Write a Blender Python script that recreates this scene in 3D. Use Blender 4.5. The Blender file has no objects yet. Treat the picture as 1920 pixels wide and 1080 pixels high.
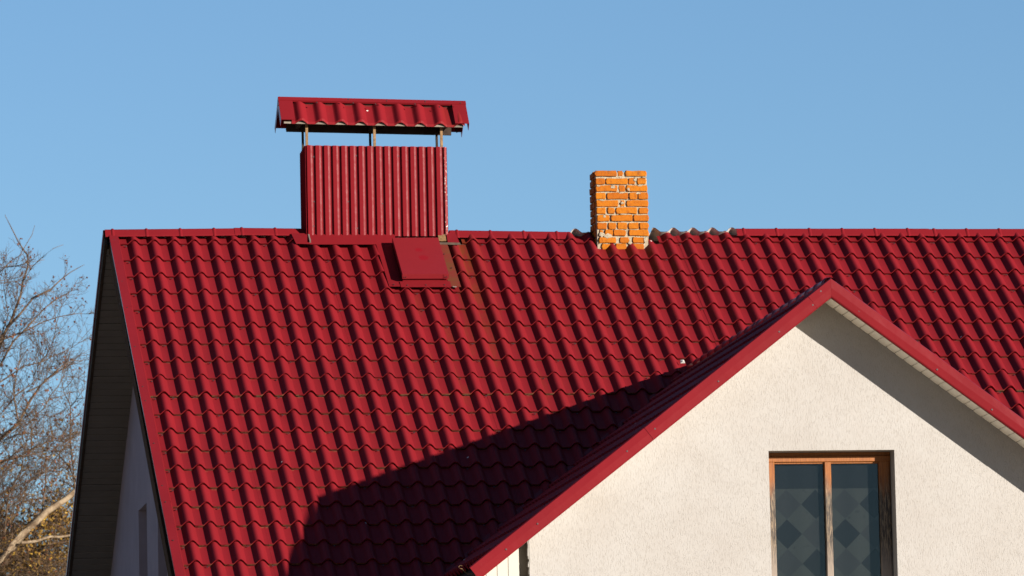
import bpy, math, random
from mathutils import Vector, Matrix, noise
random.seed(7)
scn = bpy.context.scene
col = scn.collection
Z0 = 9.2                                   # height of the main ridge line above the ground

# ------------------------------------------------------------------ camera
CAM = Vector((-5.155, -58.653, -7.583 + Z0))
CR = Vector((0.98938, -0.14372, -0.02153)).normalized()
CU = Vector((0.00435, -0.11879, 0.99291)).normalized()
CF = Vector((0.14525, 0.98246, 0.1169)).normalized()
FPX = 12124.3
cd = bpy.data.cameras.new('camera'); cam = bpy.data.objects.new('camera', cd); col.objects.link(cam)
cam.matrix_world = Matrix(((CR.x, CU.x, -CF.x, CAM.x), (CR.y, CU.y, -CF.y, CAM.y), (CR.z, CU.z, -CF.z, CAM.z), (0, 0, 0, 1)))
cd.sensor_width = 36; cd.lens = FPX / 1920 * 36
cd.clip_start = 0.5; cd.clip_end = 9000
cd.dof.use_dof = True; cd.dof.focus_distance = 54; cd.dof.aperture_fstop = 8
scn.camera = cam

# ------------------------------------------------------------------ sky, sun, exposure
SUN = Vector((0.6301, -0.7406, 0.2333)).normalized()
w = bpy.data.worlds.new('World'); scn.world = w; w.use_nodes = True
wn = w.node_tree
bg = wn.nodes['Background']
sky = wn.nodes.new('ShaderNodeTexSky'); sky.sky_type = 'NISHITA'; sky.sun_disc = False
sky.sun_elevation = math.asin(SUN.z); sky.sun_rotation = math.atan2(SUN.x, SUN.y)
sky.air_density = 1.0; sky.dust_density = 0.0; sky.ozone_density = 4.0; sky.altitude = 1000
wn.links.new(sky.outputs[0], bg.inputs[0]); bg.inputs[1].default_value = 0.05
sl = bpy.data.lights.new('sun', 'SUN'); sl.energy = 5.0; sl.angle = math.radians(0.5); sl.color = (1.0, 0.93, 0.83)
so = bpy.data.objects.new('sun', sl); col.objects.link(so)
so.rotation_euler = SUN.to_track_quat('Z', 'Y').to_euler(); so.location = (40, -50, 40)
scn.view_settings.view_transform = 'Standard'; scn.view_settings.look = 'None'
scn.view_settings.exposure = 1.333; scn.view_settings.gamma = 1.0; scn.view_settings.use_curve_mapping = False

# ------------------------------------------------------------------ helpers
def px(P):
    d = Vector(P) - CAM; z = d.dot(CF)
    return 960 + FPX * d.dot(CR) / z, 540 - FPX * d.dot(CU) / z
def at(x, y, Y):                           # a point of the world at depth Y
    d = CF + CR * ((x - 960) / FPX) - CU * ((y - 540) / FPX)
    return CAM + d * ((Y - CAM.y) / d.y)

class MB:
    def __init__(s): s.v = []; s.f = []; s.m = []; s.uv = []; s.sm = []
    def add(s, vs, fs, m=0, smooth=False, uvs=None):
        b = len(s.v); s.v += [tuple(v) for v in vs]
        for f in fs:
            s.f.append([i + b for i in f]); s.m.append(m); s.sm.append(smooth)
            s.uv.append([uvs[i] for i in f] if uvs else [(0.5, 0.5)] * len(f))
    def box(s, a, b, m=0):
        x0, y0, z0 = a; x1, y1, z1 = b
        s.hexa([(x0,y0,z0),(x1,y0,z0),(x1,y1,z0),(x0,y1,z0),(x0,y0,z1),(x1,y0,z1),(x1,y1,z1),(x0,y1,z1)], m)
    def hexa(s, v, m=0):
        s.add(v, [(3,2,1,0),(4,5,6,7),(0,1,5,4),(1,2,6,5),(2,3,7,6),(3,0,4,7)], m)
    def prism(s, poly, d, m=0):            # poly: list of 3D points, d: extrusion vector
        n = len(poly); d = Vector(d); a = [Vector(p) for p in poly]; b = [p + d for p in a]
        s.add(a + b, [tuple(range(n))[::-1], tuple(range(n, 2*n))] + [(i, (i+1) % n, n + (i+1) % n, n + i) for i in range(n)], m)
    def strip(s, rows, m=0, smooth=False, uvs=None, closed=False):   # rows of equal length
        n = len(rows[0]); vs = [p for r in rows for p in r]; fs = []
        for j in range(len(rows) - 1):
            for i in range(n if closed else n - 1):
                k = (i + 1) % n
                fs.append((j*n+i, j*n+k, (j+1)*n+k, (j+1)*n+i))
        s.add(vs, fs, m, smooth, [u for r in uvs for u in r] if uvs else None)
    def tube(s, pts, rad, n=5, m=0):
        rows = []
        for i, p in enumerate(pts):
            p = Vector(p)
            t = (Vector(pts[min(i+1, len(pts)-1)]) - Vector(pts[max(i-1, 0)])).normalized()
            a = t.orthogonal().normalized(); b = t.cross(a); r = rad[i]
            rows.append([p + a * (r*math.cos(2*math.pi*k/n)) + b * (r*math.sin(2*math.pi*k/n)) for k in range(n)])
        s.strip(rows, m, True, closed=True)
        b0 = len(s.v) - n
        s.f.append([b0 + k for k in range(n)]); s.m.append(m); s.sm.append(True); s.uv.append([(0.5, 0.5)] * n)
    def mesh(s, name, mats):
        me = bpy.data.meshes.new(name); me.from_pydata(s.v, [], s.f)
        for mt in (mats if isinstance(mats, (list, tuple)) else [mats]): me.materials.append(mt)
        me.polygons.foreach_set('material_index', s.m); me.polygons.foreach_set('use_smooth', s.sm)
        ul = me.uv_layers.new(name='UVMap'); flat = [c for f in s.uv for u in f for c in u]
        ul.data.foreach_set('uv', flat); me.update()
        return me
    def build(s, name, mats, parent=None, mw=None, label=None, kind=None):
        return link(name, s.mesh(name, mats), parent, mw, label, kind)
LOCAL = {}                                  # world matrix of each parent, kept by hand
def link(name, me, parent=None, mw=None, label=None, kind=None):
    o = bpy.data.objects.new(name, me); col.objects.link(o)
    mw = mw or Matrix.Identity(4)
    LOCAL[o] = mw
    if parent is not None:
        o.parent = parent; o.matrix_parent_inverse = LOCAL[parent].inverted()
    o.matrix_basis = mw
    if label: o['label'] = label
    if kind: o['kind'] = kind
    return o
def thing(name, loc, label, cat, group=None):
    o = bpy.data.objects.new(name, None); col.objects.link(o); o.location = loc
    o.empty_display_size = 0.3
    LOCAL[o] = Matrix.Translation(loc); o['label'] = label; o['category'] = cat
    if group: o['group'] = group
    return o
def frame(o, x, y, z):
    return Matrix(((x[0], y[0], z[0], o[0]), (x[1], y[1], z[1], o[1]), (x[2], y[2], z[2], o[2]), (0, 0, 0, 1)))

# ------------------------------------------------------------------ materials
class NT:
    def __init__(s, name):
        s.mat = bpy.data.materials.new(name); s.mat.use_nodes = True; s.t = s.mat.node_tree; s.n = s.t.nodes
        s.b = s.n['Principled BSDF']
    def new(s, typ, **k):
        n = s.n.new(typ)
        for a, v in k.items(): setattr(n, a, v)
        return n
    def l(s, a, b): s.t.links.new(a, b)
    def val(s, sock, v):
        if hasattr(v, 'type') or isinstance(v, bpy.types.NodeSocket): s.l(v, sock)
        else: sock.default_value = v
    def math(s, op, a, b=0.0, c=None, clamp=False):
        n = s.new('ShaderNodeMath', operation=op, use_clamp=clamp); s.val(n.inputs[0], a); s.val(n.inputs[1], b)
        if c is not None: s.val(n.inputs[2], c)
        return n.outputs[0]
    def mix(s, f, a, b):
        n = s.new('ShaderNodeMix', data_type='RGBA'); s.val(n.inputs[0], f)
        for i, v in ((6, a), (7, b)):
            s.val(n.inputs[i], (*v, 1) if isinstance(v, tuple) and len(v) == 3 else v)
        return n.outputs[2]
    def ramp(s, f, a, b):                   # linear 0..1 between a and b
        n = s.new('ShaderNodeMapRange'); s.val(n.inputs[0], f); n.inputs[1].default_value = a; n.inputs[2].default_value = b
        return n.outputs[0]
    def noise(s, scale, detail=2.0, rough=0.5, vec=None, stretch=None, dim='3D'):
        n = s.new('ShaderNodeTexNoise'); n.inputs['Scale'].default_value = scale; n.inputs['Detail'].default_value = detail
        n.inputs['Roughness'].default_value = rough
        v = vec if vec is not None else s.pos()
        if stretch:
            m = s.new('ShaderNodeMapping'); m.inputs['Scale'].default_value = stretch; s.l(v, m.inputs[0]); v = m.outputs[0]
        s.l(v, n.inputs['Vector'])
        return n.outputs[0]
    def pos(s):
        if not hasattr(s, '_p'): s._p = s.new('ShaderNodeNewGeometry').outputs['Position']
        return s._p
    def xyz(s, v=None):
        n = s.new('ShaderNodeSeparateXYZ'); s.l(v if v is not None else s.pos(), n.inputs[0]); return n.outputs
    def bump(s, h, strength, dist):
        n = s.new('ShaderNodeBump'); n.inputs['Strength'].default_value = strength; n.inputs['Distance'].default_value = dist
        s.l(h, n.inputs['Height']); s.l(n.outputs[0], s.b.inputs['Normal'])
    def done(s, base, rough=0.6, spec=0.4, metal=0.0):
        s.val(s.b.inputs['Base Color'], (*base, 1) if isinstance(base, tuple) and len(base) == 3 else base)
        s.val(s.b.inputs['Roughness'], rough); s.b.inputs['Specular IOR Level'].default_value = spec
        s.b.inputs['Metallic'].default_value = metal
        return s.mat

RED = (0.144, 0.0082, 0.0114)
def red_metal(name, tile=False, rough=0.46, tint=1.0, spec=0.10):
    t = NT(name); x, y, z = t.xyz()
    base = tuple(c * tint for c in RED)
    big = t.noise(1.3, 3); fine = t.noise(90, 2)
    c = t.mix(t.ramp(big, 0.35, 0.75), base, tuple(v * k for v, k in zip(base, (0.86, 0.95, 0.92))))
    c = t.mix(t.math('MULTIPLY', t.ramp(t.noise(26, 3, 0.7), 0.62, 0.82), 0.10), c, (0.1773, 0.07093, 0.04728))
    if tile:
        uv = t.new('ShaderNodeUVMap').outputs[0]; u, v, _ = t.xyz(uv)
        # rust-brown run-off below the hatch
        runx = t.math('MULTIPLY', t.ramp(x, 2.84, 2.92), t.ramp(x, 3.20, 3.08))
        run = t.math('MULTIPLY', t.math('MULTIPLY', runx, t.ramp(z, Z0 - 1.75, Z0 - 0.3)), t.ramp(t.noise(5, 4, 0.6, stretch=(3, .6, .6)), 0.3, 0.55))
        panm = t.ramp(t.math('ABSOLUTE', t.math('SUBTRACT', u, 0.5)), 0.22, 0.34)
        c = t.mix(t.math('MULTIPLY', run, t.math('ADD', t.math('MULTIPLY', panm, 0.55), 0.15)), c, (0.1005, 0.02659, 0.007092))
        run2 = t.math('MULTIPLY', t.math('MULTIPLY', t.ramp(x, 2.2, 2.5), t.ramp(x, 4.0, 3.3)), t.ramp(t.noise(3, 3, 0.6, stretch=(3, .4, .4)), 0.5, 0.7))
        run2 = t.math('MULTIPLY', t.math('MULTIPLY', run2, t.ramp(z, Z0 - 0.6, Z0 - 1.0)), t.ramp(z, Z0 - 2.6, Z0 - 1.6))
        c = t.mix(t.math('MULTIPLY', run2, t.math('MULTIPLY', panm, 0.35)), c, (0.1005, 0.02955, 0.008867))
        # dust caught on and just under the lips, more of it low on the roof
        low = t.ramp(z, Z0 - 0.6, Z0 - 3.4)
        lip = t.math('MULTIPLY', t.math('LESS_THAN', v, 0.03), panm)
        seam = t.math('MULTIPLY', t.math('LESS_THAN', z, Z0 - 1.83), t.math('GREATER_THAN', z, Z0 - 1.91))
        dn = t.ramp(t.noise(16, 4, 0.7), 0.60, 0.44)
        amt = t.math('MULTIPLY', t.math('MULTIPLY', lip, dn), t.math('ADD', t.math('MULTIPLY', low, 0.45), t.math('ADD', 0.0, t.math('MULTIPLY', seam, 0.5))))
        c = t.mix(amt, c, (0.2128, 0.1478, 0.07093))
        und = t.math('MULTIPLY', t.math('MULTIPLY', t.ramp(v, 0.90, 0.99), panm), t.ramp(t.noise(22, 4, 0.7), 0.52, 0.62))
        c = t.mix(t.math('MULTIPLY', und, t.math('MULTIPLY', low, 0.6)), c, (0.1537, 0.08867, 0.04138))
        # a few pale scuffs
        vo = t.new('ShaderNodeTexVoronoi'); vo.inputs['Scale'].default_value = 2.2; t.l(t.pos(), vo.inputs['Vector'])
        c = t.mix(t.math('LESS_THAN', vo.outputs[0], 0.022), c, (0.5167, 0.4583, 0.4167))
    h = t.math('ADD', t.math('MULTIPLY', t.noise(7, 2), 1.0), t.math('MULTIPLY', fine, 0.05))
    t.bump(h, 0.25, 0.012)
    return t.done(c, rough, spec)
M_TILE = red_metal('red_tile_metal', True, 0.48, 1.0, 0.04)
M_RED = red_metal('red_sheet_metal', False, 0.32, 0.90, 0.07)
M_CLAD = red_metal('red_cladding', False, 0.27, 0.84, 0.035)

def plain(name, colr, rough=0.7, spec=0.3, var=0.25, nscale=8, bump=0.0, bscale=60, bdist=0.003):
    t = NT(name)
    c = t.mix(t.ramp(t.noise(nscale, 4, 0.6), 0.3, 0.7), tuple(v * (1 - var) for v in colr), colr)
    if bump: t.bump(t.noise(bscale, 4, 0.6), bump, bdist)
    return t.done(c, rough, spec)
M_PVC = plain('white_pvc', (0.80, 0.755, 0.66), 0.45, 0.3, 0.06, 5)
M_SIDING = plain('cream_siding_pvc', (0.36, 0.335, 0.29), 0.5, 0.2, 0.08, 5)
M_CLADSIDE = red_metal('red_cladding_side', False, 0.6, 0.84, 0.0)
M_SOFF = plain('dark_soffit_pvc', (0.105, 0.092, 0.083), 0.5, 0.2, 0.15, 6)  # darker, browner grey than the front gable's soffit boards
M_LWALL = plain('shaded_gable_render', (0.20, 0.172, 0.21), 0.95, 0.1, 0.15, 3, 0.4, 60)  # stands for the same stucco, the left side's shade put into the colour
M_TIMBER = plain('dark_timber', (0.055, 0.028, 0.013), 0.9, 0.03, 0.5, 20, 0.3, 90)
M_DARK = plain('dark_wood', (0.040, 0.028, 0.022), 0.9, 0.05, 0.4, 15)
M_PRIMER = plain('grey_primer_underside', (0.4583, 0.4417, 0.4083), 0.55, 0.4, 0.2, 20)
M_RUST = plain('rusty_iron', (0.2128, 0.1182, 0.04728), 0.75, 0.3, 0.6, 40, 0.4, 160)
M_SCREW = plain('dark_screw', (0.05, 0.02, 0.02), 0.5, 0.4, 0.3, 30)
M_GREY = plain('raw_render', (0.1773, 0.1537, 0.1241), 0.9, 0.2, 0.35, 9, 0.5, 50)
M_SEAL = plain('grey_sealant', (0.1418, 0.1123, 0.09458), 0.8, 0.2, 0.3, 60)
M_STRIP = plain('dull_lead_strip', (0.08333, 0.05833, 0.04167), 0.7, 0.2, 0.4, 30)

def stucco():
    t = NT('beetle_stucco')
    wob = t.noise(9, 2)
    g = t.noise(1.0, 3.0, 0.6, stretch=(195, 195, 34))
    g2 = t.noise(1.0, 2.0, 0.5, stretch=(130, 130, 25))
    groove = t.math('SUBTRACT', 1.0, t.math('MAXIMUM', t.ramp(g, 0.555, 0.65), t.ramp(g2, 0.61, 0.69)))
    grain = t.noise(170, 3, 0.6)
    h = t.math('ADD', groove, t.math('MULTIPLY', grain, 0.35))
    t.bump(h, 0.65, 0.0020)
    c = t.mix(t.ramp(t.noise(1.5, 5, 0.65), 0.35, 0.7), (0.255, 0.235, 0.216), (0.282, 0.266, 0.250))
    c = t.mix(t.math('MULTIPLY', t.math('SUBTRACT', 1.0, groove), 0.20), c, (0.2128, 0.1773, 0.1359))
    c = t.mix(t.math('MULTIPLY', t.ramp(t.noise(0.9, 4, 0.6, stretch=(3, 3, .7)), 0.55, 0.8), 0.25), c, (0.2601, 0.2364, 0.2068))
    return t.done(c, 0.9, 0.15)
M_STUCCO = stucco()

def brick_mat():
    t = NT('orange_brick')
    oi = t.new('ShaderNodeObjectInfo')
    r = oi.outputs['Random']
    c = t.mix(r, (0.3073, 0.0975, 0.004137), (0.2542, 0.06619, 0.003546))
    c = t.mix(t.ramp(t.noise(28, 4, 0.65), 0.5, 0.75), c, (0.195, 0.04728, 0.004137))
    c = t.mix(t.math('MULTIPLY', t.ramp(t.noise(75, 3, 0.6), 0.62, 0.70), 0.8), c, (0.08333, 0.03333, 0.0125))
    x, y, z = t.xyz()
    soot = t.math('MULTIPLY', t.ramp(z, Z0 + 0.33, Z0 + 0.46), t.ramp(t.noise(14, 3), 0.45, 0.65))
    c = t.mix(t.math('MULTIPLY', soot, 0.6), c, (0.075, 0.0375, 0.01667))
    t.bump(t.noise(60, 5, 0.65), 0.7, 0.006)
    return t.done(c, 0.88, 0.15)
M_BRICK = brick_mat()
def mortar_mat():
    t = NT('cream_mortar')
    c = t.mix(t.ramp(t.noise(35, 5, 0.65), 0.35, 0.65), (0.2364, 0.1892, 0.13), (0.3133, 0.2659, 0.195))
    c = t.mix(t.ramp(t.noise(60, 3, 0.6), 0.60, 0.66), c, (0.1, 0.06667, 0.04167))
    t.bump(t.noise(70, 5, 0.7), 1.0, 0.010)
    return t.done(c, 0.95, 0.1)
M_MORTAR = mortar_mat()

def frame_wood():
    t = NT('weathered_orange_wood')
    x, y, z = t.xyz()
    gr = t.noise(1.0, 4, 0.65, stretch=(140, 140, 7))
    c = t.mix(t.ramp(gr, 0.35, 0.65), (0.135, 0.038, 0.005), (0.225, 0.074, 0.011))
    # varnish is gone lower down: grey and blackened fibres
    wear = t.ramp(t.math('ADD', z, t.math('MULTIPLY', t.noise(3.0, 4, 0.6, stretch=(8, 8, 1)), 0.5)), Z0 - 2.83, Z0 - 3.06)
    old = t.mix(t.ramp(t.noise(1.0, 4, 0.7, stretch=(160, 160, 12)), 0.36, 0.54), (0.20, 0.142, 0.088), (0.026, 0.019, 0.015))
    pale = t.mix(t.ramp(z, Z0 - 3.62, Z0 - 3.92), old, (0.185, 0.145, 0.115))
    c = t.mix(wear, c, pale)
    t.bump(gr, 0.5, 0.003)
    return t.done(c, 0.6, 0.3)
M_WOOD = frame_wood()
def glass_mat():
    t = NT('window_glass')
    out = t.n['Material Output']
    gl = t.new('ShaderNodeBsdfGlossy'); gl.inputs['Roughness'].default_value = 0.02
    tr = t.new('ShaderNodeBsdfTransparent'); tr.inputs[0].default_value = (0.66, 0.68, 0.68, 1)
    lw = t.new('ShaderNodeLayerWeight'); lw.inputs[0].default_value = 0.25
    f = t.math('ADD', t.math('MULTIPLY', lw.outputs['Fresnel'], 0.6), 0.02)
    mx = t.new('ShaderNodeMixShader'); t.l(f, mx.inputs[0]); t.l(tr.outputs[0], mx.inputs[1]); t.l(gl.outputs[0], mx.inputs[2])
    h = t.noise(2.0, 2); bp = t.new('ShaderNodeBump'); bp.inputs['Strength'].default_value = 0.05; bp.inputs['Distance'].default_value = 0.01
    t.l(h, bp.inputs['Height']); t.l(bp.outputs[0], gl.inputs['Normal'])
    t.l(mx.outputs[0], out.inputs[0])
    return t.mat
M_GLASS = glass_mat()
def curtain_mat():
    t = NT('diamond_curtain')
    x, y, z = t.xyz()
    # print of large diamonds in two greys
    S = 0.236
    a = t.math('ADD', t.math('DIVIDE', t.math('SUBTRACT', x, 4.451), S), t.math('DIVIDE', t.math('SUBTRACT', z, Z0 - 3.5715), S))
    b = t.math('SUBTRACT', t.math('DIVIDE', t.math('SUBTRACT', x, 4.451), S), t.math('DIVIDE', t.math('SUBTRACT', z, Z0 - 3.5715), S))
    fa = t.math('MODULO', t.math('ADD', t.math('ROUND', a), 40.0), 2.0); fb = t.math('MODULO', t.math('ADD', t.math('ROUND', b), 40.0), 2.0)
    dark = t.math('MULTIPLY', t.math('LESS_THAN', fa, 0.5), t.math('LESS_THAN', fb, 0.5))
    half = t.math('MULTIPLY', t.math('GREATER_THAN', fa, 0.5), t.math('GREATER_THAN', fb, 0.5))
    rest = t.mix(t.ramp(t.noise(22, 3, 0.6), 0.60, 0.68), (0.074, 0.074, 0.070), (0.054, 0.054, 0.053))
    c = t.mix(half, rest, (0.056, 0.0535, 0.0555))
    c = t.mix(dark, c, (0.02364, 0.02423, 0.02718))
    top = t.ramp(z, Z0 - 3.215, Z0 - 3.207)
    c = t.mix(top, c, (0.025, 0.026, 0.029))
    return t.done(c, 0.9, 0.1)
M_CURT = curtain_mat()
def bark_mat(name, a, b):
    t = NT(name)
    c = t.mix(t.ramp(t.noise(14, 4, 0.65), 0.35, 0.65), a, b)
    t.bump(t.noise(60, 4, 0.6), 0.5, 0.01)
    return t.done(c, 0.85, 0.15)
M_BARK = bark_mat('bare_twig_bark', (0.04583, 0.02833, 0.01833), (0.1208, 0.07667, 0.04583))
M_PALEBARK = bark_mat('pale_limb_bark', (0.1083, 0.07083, 0.04167), (0.25, 0.1875, 0.1208))
def leaf_mat(name, cols):
    t = NT(name)
    r = t.ramp(t.noise(5.5, 3, 0.7), 0.3, 0.7)
    c = t.mix(r, cols[0], cols[1])
    c = t.mix(t.ramp(t.noise(17, 2), 0.5, 0.62), c, cols[2])
    return t.done(c, 0.7, 0.2)
M_DRYLEAF = leaf_mat('dry_brown_leaf', [(0.1083, 0.0375, 0.01667), (0.04583, 0.01833, 0.01167), (0.2167, 0.075, 0.025)])
M_GOLD = leaf_mat('golden_leaf', [(0.1417, 0.07083, 0.0125), (0.05833, 0.02917, 0.01), (0.2667, 0.1583, 0.01833)])
def ground_mat():
    t = NT('pale_gravel_ground')
    c = t.mix(t.ramp(t.noise(0.35, 6, 0.6), 0.35, 0.65), (0.43, 0.345, 0.245), (0.53, 0.43, 0.31))
    t.bump(t.noise(6, 5, 0.6), 0.6, 0.06)
    return t.done(c, 0.95, 0.1)

# ------------------------------------------------------------------ ground
g = MB(); R_ = 4000
g.add([(R_*math.cos(a*math.pi/24), R_*math.sin(a*math.pi/24), 0) for a in range(48)], [tuple(range(48))])
go = g.build('ground', ground_mat(), kind='structure'); go['label'] = 'pale gravel ground around the house'

# ------------------------------------------------------------------ the house
house = thing('house', (4.5, -1.0, 0), 'white stucco house with burgundy metal tile roof and front gable', 'house')
TH = math.radians(32.035); C, S = math.cos(TH), math.sin(TH)
P, ST = 0.1833, 0.35
RF = frame((0, 0, Z0), (1, 0, 0), (0, C, S), (0, -S, C))             # main slope: x along the ridge, -y downhill
def on_roof(x, s, h=0.0): return RF @ Vector((x, -s, h))
# main roof: the roof part is its boarded deck, the pressed tiles lie on it
XL, XR, S_EAVE = -0.19, 13.5, 7.05
deck = MB(); deck.box((XL + 0.03, -S_EAVE + 0.03, -0.20), (XR, -0.24, -0.085))
roof = deck.build('roof', M_DARK, house, RF, 'main roof slope of burgundy pressed metal tiles')

HC = 0.047; STEP = 0.019
PROF = [(-.503, 0), (-.340, 0), (-.325, .015), (-.290, .09), (-.235, .30), (-.165, .62), (-.085, .90), (0, 1), (.085, .90), (.165, .62), (.235, .30), (.290, .09), (.325, .015), (.340, 0), (.503, 0)]
def tile_into(mb, x0, y0, z0, L=ST, left=-0.5, P_=P):
    pr = list(PROF)
    if left < -0.55: pr = [(left, 0)] + pr[1:]
    low = [(x0 + u*P_, y0, z0 - .054 + STEP + h*HC) for u, h in pr]
    mid = [(x0 + u*P_, y0 + L*0.12, z0 - .054 + STEP*(1 - .12*L/ST) + h*HC) for u, h in pr]
    top = [(x0 + u*P_, y0 + L, z0 - .054 + STEP*(1 - L/ST) + h*HC) for u, h in pr]
    ul = [(u + .5, 0.05) for u, h in pr]; ut = [(u + .5, L/ST) for u, h in pr]
    mb.strip([low, top], 0, True, [ul, ut])
    bot = [(a, b + .010, c - STEP) for a, b, c in low]
    mb.strip([bot, low], 0, False, [[(u + .5, 0.0) for u, h in pr]] * 2)
# the wing roof and its valley decide which tiles are there at all
GX, GY, GZ = 4.743, -8.9, Z0 - 1.597
TL, TR = 0.7715, 0.742
def wing_z(x): return GZ - (TL*(GX - x) if x < GX else TR*(x - GX))
def covered(x, s):                                                   # by the wing roof, chimneys
    p = on_roof(x, s, -0.03)
    return wing_z(x) > p.z + 0.16 and 1.7 < x < 7.8
rng = random.Random(3)
tiles = []
KMAX = int((XR) / P) - 1
for r in range(1, 21):
    for k in range(0, KMAX + 1):
        x = k * P; s = r * ST
        if covered(x, s - ST*0.5) and covered(x, s) and covered(x, s - ST): continue
        if r == 1 and 1.50 < x < 2.97: continue                      # metal chimney stands here
        if r == 1 and 4.25 < x < 4.80: continue                      # brick chimney stands here
        if 2.35 < x < 2.76 and 0.62 < s - ST/2 < 1.15: continue      # under the hatch
        a = px(on_roof(x, s)); b = px(on_roof(x + P, s)); d = px(on_roof(x, s - ST))
        vis = -30 < a[0] < 1940 and -30 < a[1] < 1100
        hidden = wing_z(x) > on_roof(x, s).z - 0.05 and 1.7 < x < 7.8
        if x > GX and px((x, GY, wing_z(x)))[1] < 1200:              # behind the gable front
            q = a; fx = 4.743 + (q[0] - 1557.5) / 237.0
            fz_px = 522 + 0.7308 * (q[0] - 1557.5)
            if q[0] > 1557 and q[1] > fz_px + 20: hidden = True
        area = abs((b[0]-a[0]) * (d[1]-a[1]) - (b[1]-a[1]) * (d[0]-a[0]))
        tiles.append(((area if vis and not hidden else -1), r, k))
tiles.sort(reverse=True)
proto = MB(); tile_into(proto, 0, 0, 0); tile_me = proto.mesh('roof_tile', M_TILE)
proto1 = MB(); tile_into(proto1, 0, 0, 0, 0.155); top_me = proto1.mesh('roof_tile', M_TILE)
rest = MB()
sheet = {}
def sheet_off(r, k):
    key = ((k + 2) // 6, 0 if r <= 10 else 1)
    if key not in sheet: sheet[key] = (rng.uniform(-.0008, .0008), rng.uniform(-.003, .003), rng.uniform(-.0016, .0016))
    return sheet[key]
for i, (a, r, k) in enumerate(tiles):
    ox, oy, oz = sheet_off(r, k)
    if r == 10: oz += 0.005
    x, y = k*P + ox + rng.uniform(-.0007, .0007), -r*ST + oy + rng.uniform(-.001, .001)
    if k == 0 and False: pass
    if i < 300 and a > 0 and not (r == 1 or k == 0):
        o = bpy.data.objects.new('roof_tile', tile_me); col.objects.link(o); o.parent = roof
        o.matrix_basis = Matrix.Translation((x, y, oz)) @ Matrix.Rotation(rng.uniform(-.0025, .0025), 4, 'Y')
    else:
        tile_into(rest, x, y, oz, 0.155 if r == 1 else ST, -0.70 if k == 0 else -0.5)
rest.build('roof_tiles', M_TILE, roof, RF, kind='stuff')

# screws on the pans under the lips
sc = MB()
def screw(mb, p, n, r=0.0075, h=0.006):
    n = Vector(n).normalized(); a = n.orthogonal().normalized(); b = n.cross(a); p = Vector(p)
    lo = [p + a*(r*math.cos(t*math.pi/3)) + b*(r*math.sin(t*math.pi/3)) for t in range(6)]
    hi = [q + n*h for q in lo]
    mb.add(lo + hi, [tuple(range(6, 12))] + [(i, (i+1) % 6, 6 + (i+1) % 6, 6 + i) for i in range(6)])
for r in range(1, 20):
    k = rng.randint(0, 2)
    while k < KMAX:
        x = (k + .5)*P + rng.uniform(-.015, .015); s = r*ST + 0.035 + rng.uniform(-.006, .012)
        if not covered(x, s) and not (2.2 < x < 2.9 and s < 1.4) and not (r == 1 and 1.4 < x < 3.0):
            screw(sc, (x, -s, -.042), (0, 0, 1))
        k += rng.choice((2, 3, 3, 4, 4, 5))
    screw(sc, (-.075, -(r*ST + .05), -.042), (0, 0, 1), 0.008)
sc.build('screws', M_SCREW, roof, RF, kind='stuff')

# ridge caps with pressed ribs
def ridge_cap(L, yb=0.10):
    m = MB()
    prof = [(-.088, -.076), (-.084, -.066), (-.030, -.008), (-.012, -.001), (.012, -.001), (.030, -.008), (yb, -.07), (yb + .004, -.08)]
    st = [(0.0, 0)]
    x = 0.07
    while x < L - 0.03:
        st += [(x - .016, 0), (x - .008, .7), (x, 1), (x + .008, .7), (x + .016, 0)]; x += 0.31
    st.append((L, 0))
    rows = []
    for xx, e in st:
        row = []
        for (y, z) in prof:
            n = Vector((y, z + .05)).normalized(); row.append((xx, y + n.x*.009*e, z + n.y*.009*e))
        rows.append(row)
    m.strip(rows, 0, False)
    rows2 = [[(a, b*0.97, c - .0025) for a, b, c in rr] for rr in rows]
    m.strip([list(reversed(rr)) for rr in rows2], 1, False)
    for e in (0, -1): m.strip([rows[e], rows2[e]], 0)
    return m
def cap_piece(a, b, parent, lift=0.0):
    a, b = Vector(a), Vector(b); x = (b - a).normalized(); y = Vector((0, 0, 1)).cross(x).normalized(); z = x.cross(y)
    L = (b - a).length
    o = ridge_cap(L).build('ridge_cap', [M_RED, M_RED], parent, frame(a + z*lift, x, y, z))
    return o
YR = -0.15
cap_piece((-.255, YR, Z0 - .068), (0.96, YR, Z0 - .060), roof)
cap_piece((0.93, YR, Z0 - .058), (1.60, YR + .03, Z0 - .064), roof, .003)
cap_piece((2.92, YR, Z0 - .084), (4.03, YR, Z0 - .103), roof)
cap_piece((5.60, YR, Z0 - .080), (7.42, YR, Z0 - .086), roof, .003)
cap_piece((7.40, YR, Z0 - .086), (9.4, YR, Z0 - .09), roof)
cap_piece((9.38, YR, Z0 - .09), (13.6, YR, Z0 - .09), roof, .003)
# little end wall of the left cap
e = MB(); e.prism([(-.252, YR-.08, Z0-.145), (-.252, YR+.1, Z0-.145), (-.252, YR+.03, Z0-.078), (-.252, YR-.03, Z0-.078)], (.004, 0, 0)); e.build('end_cap', M_RED, roof)

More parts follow.
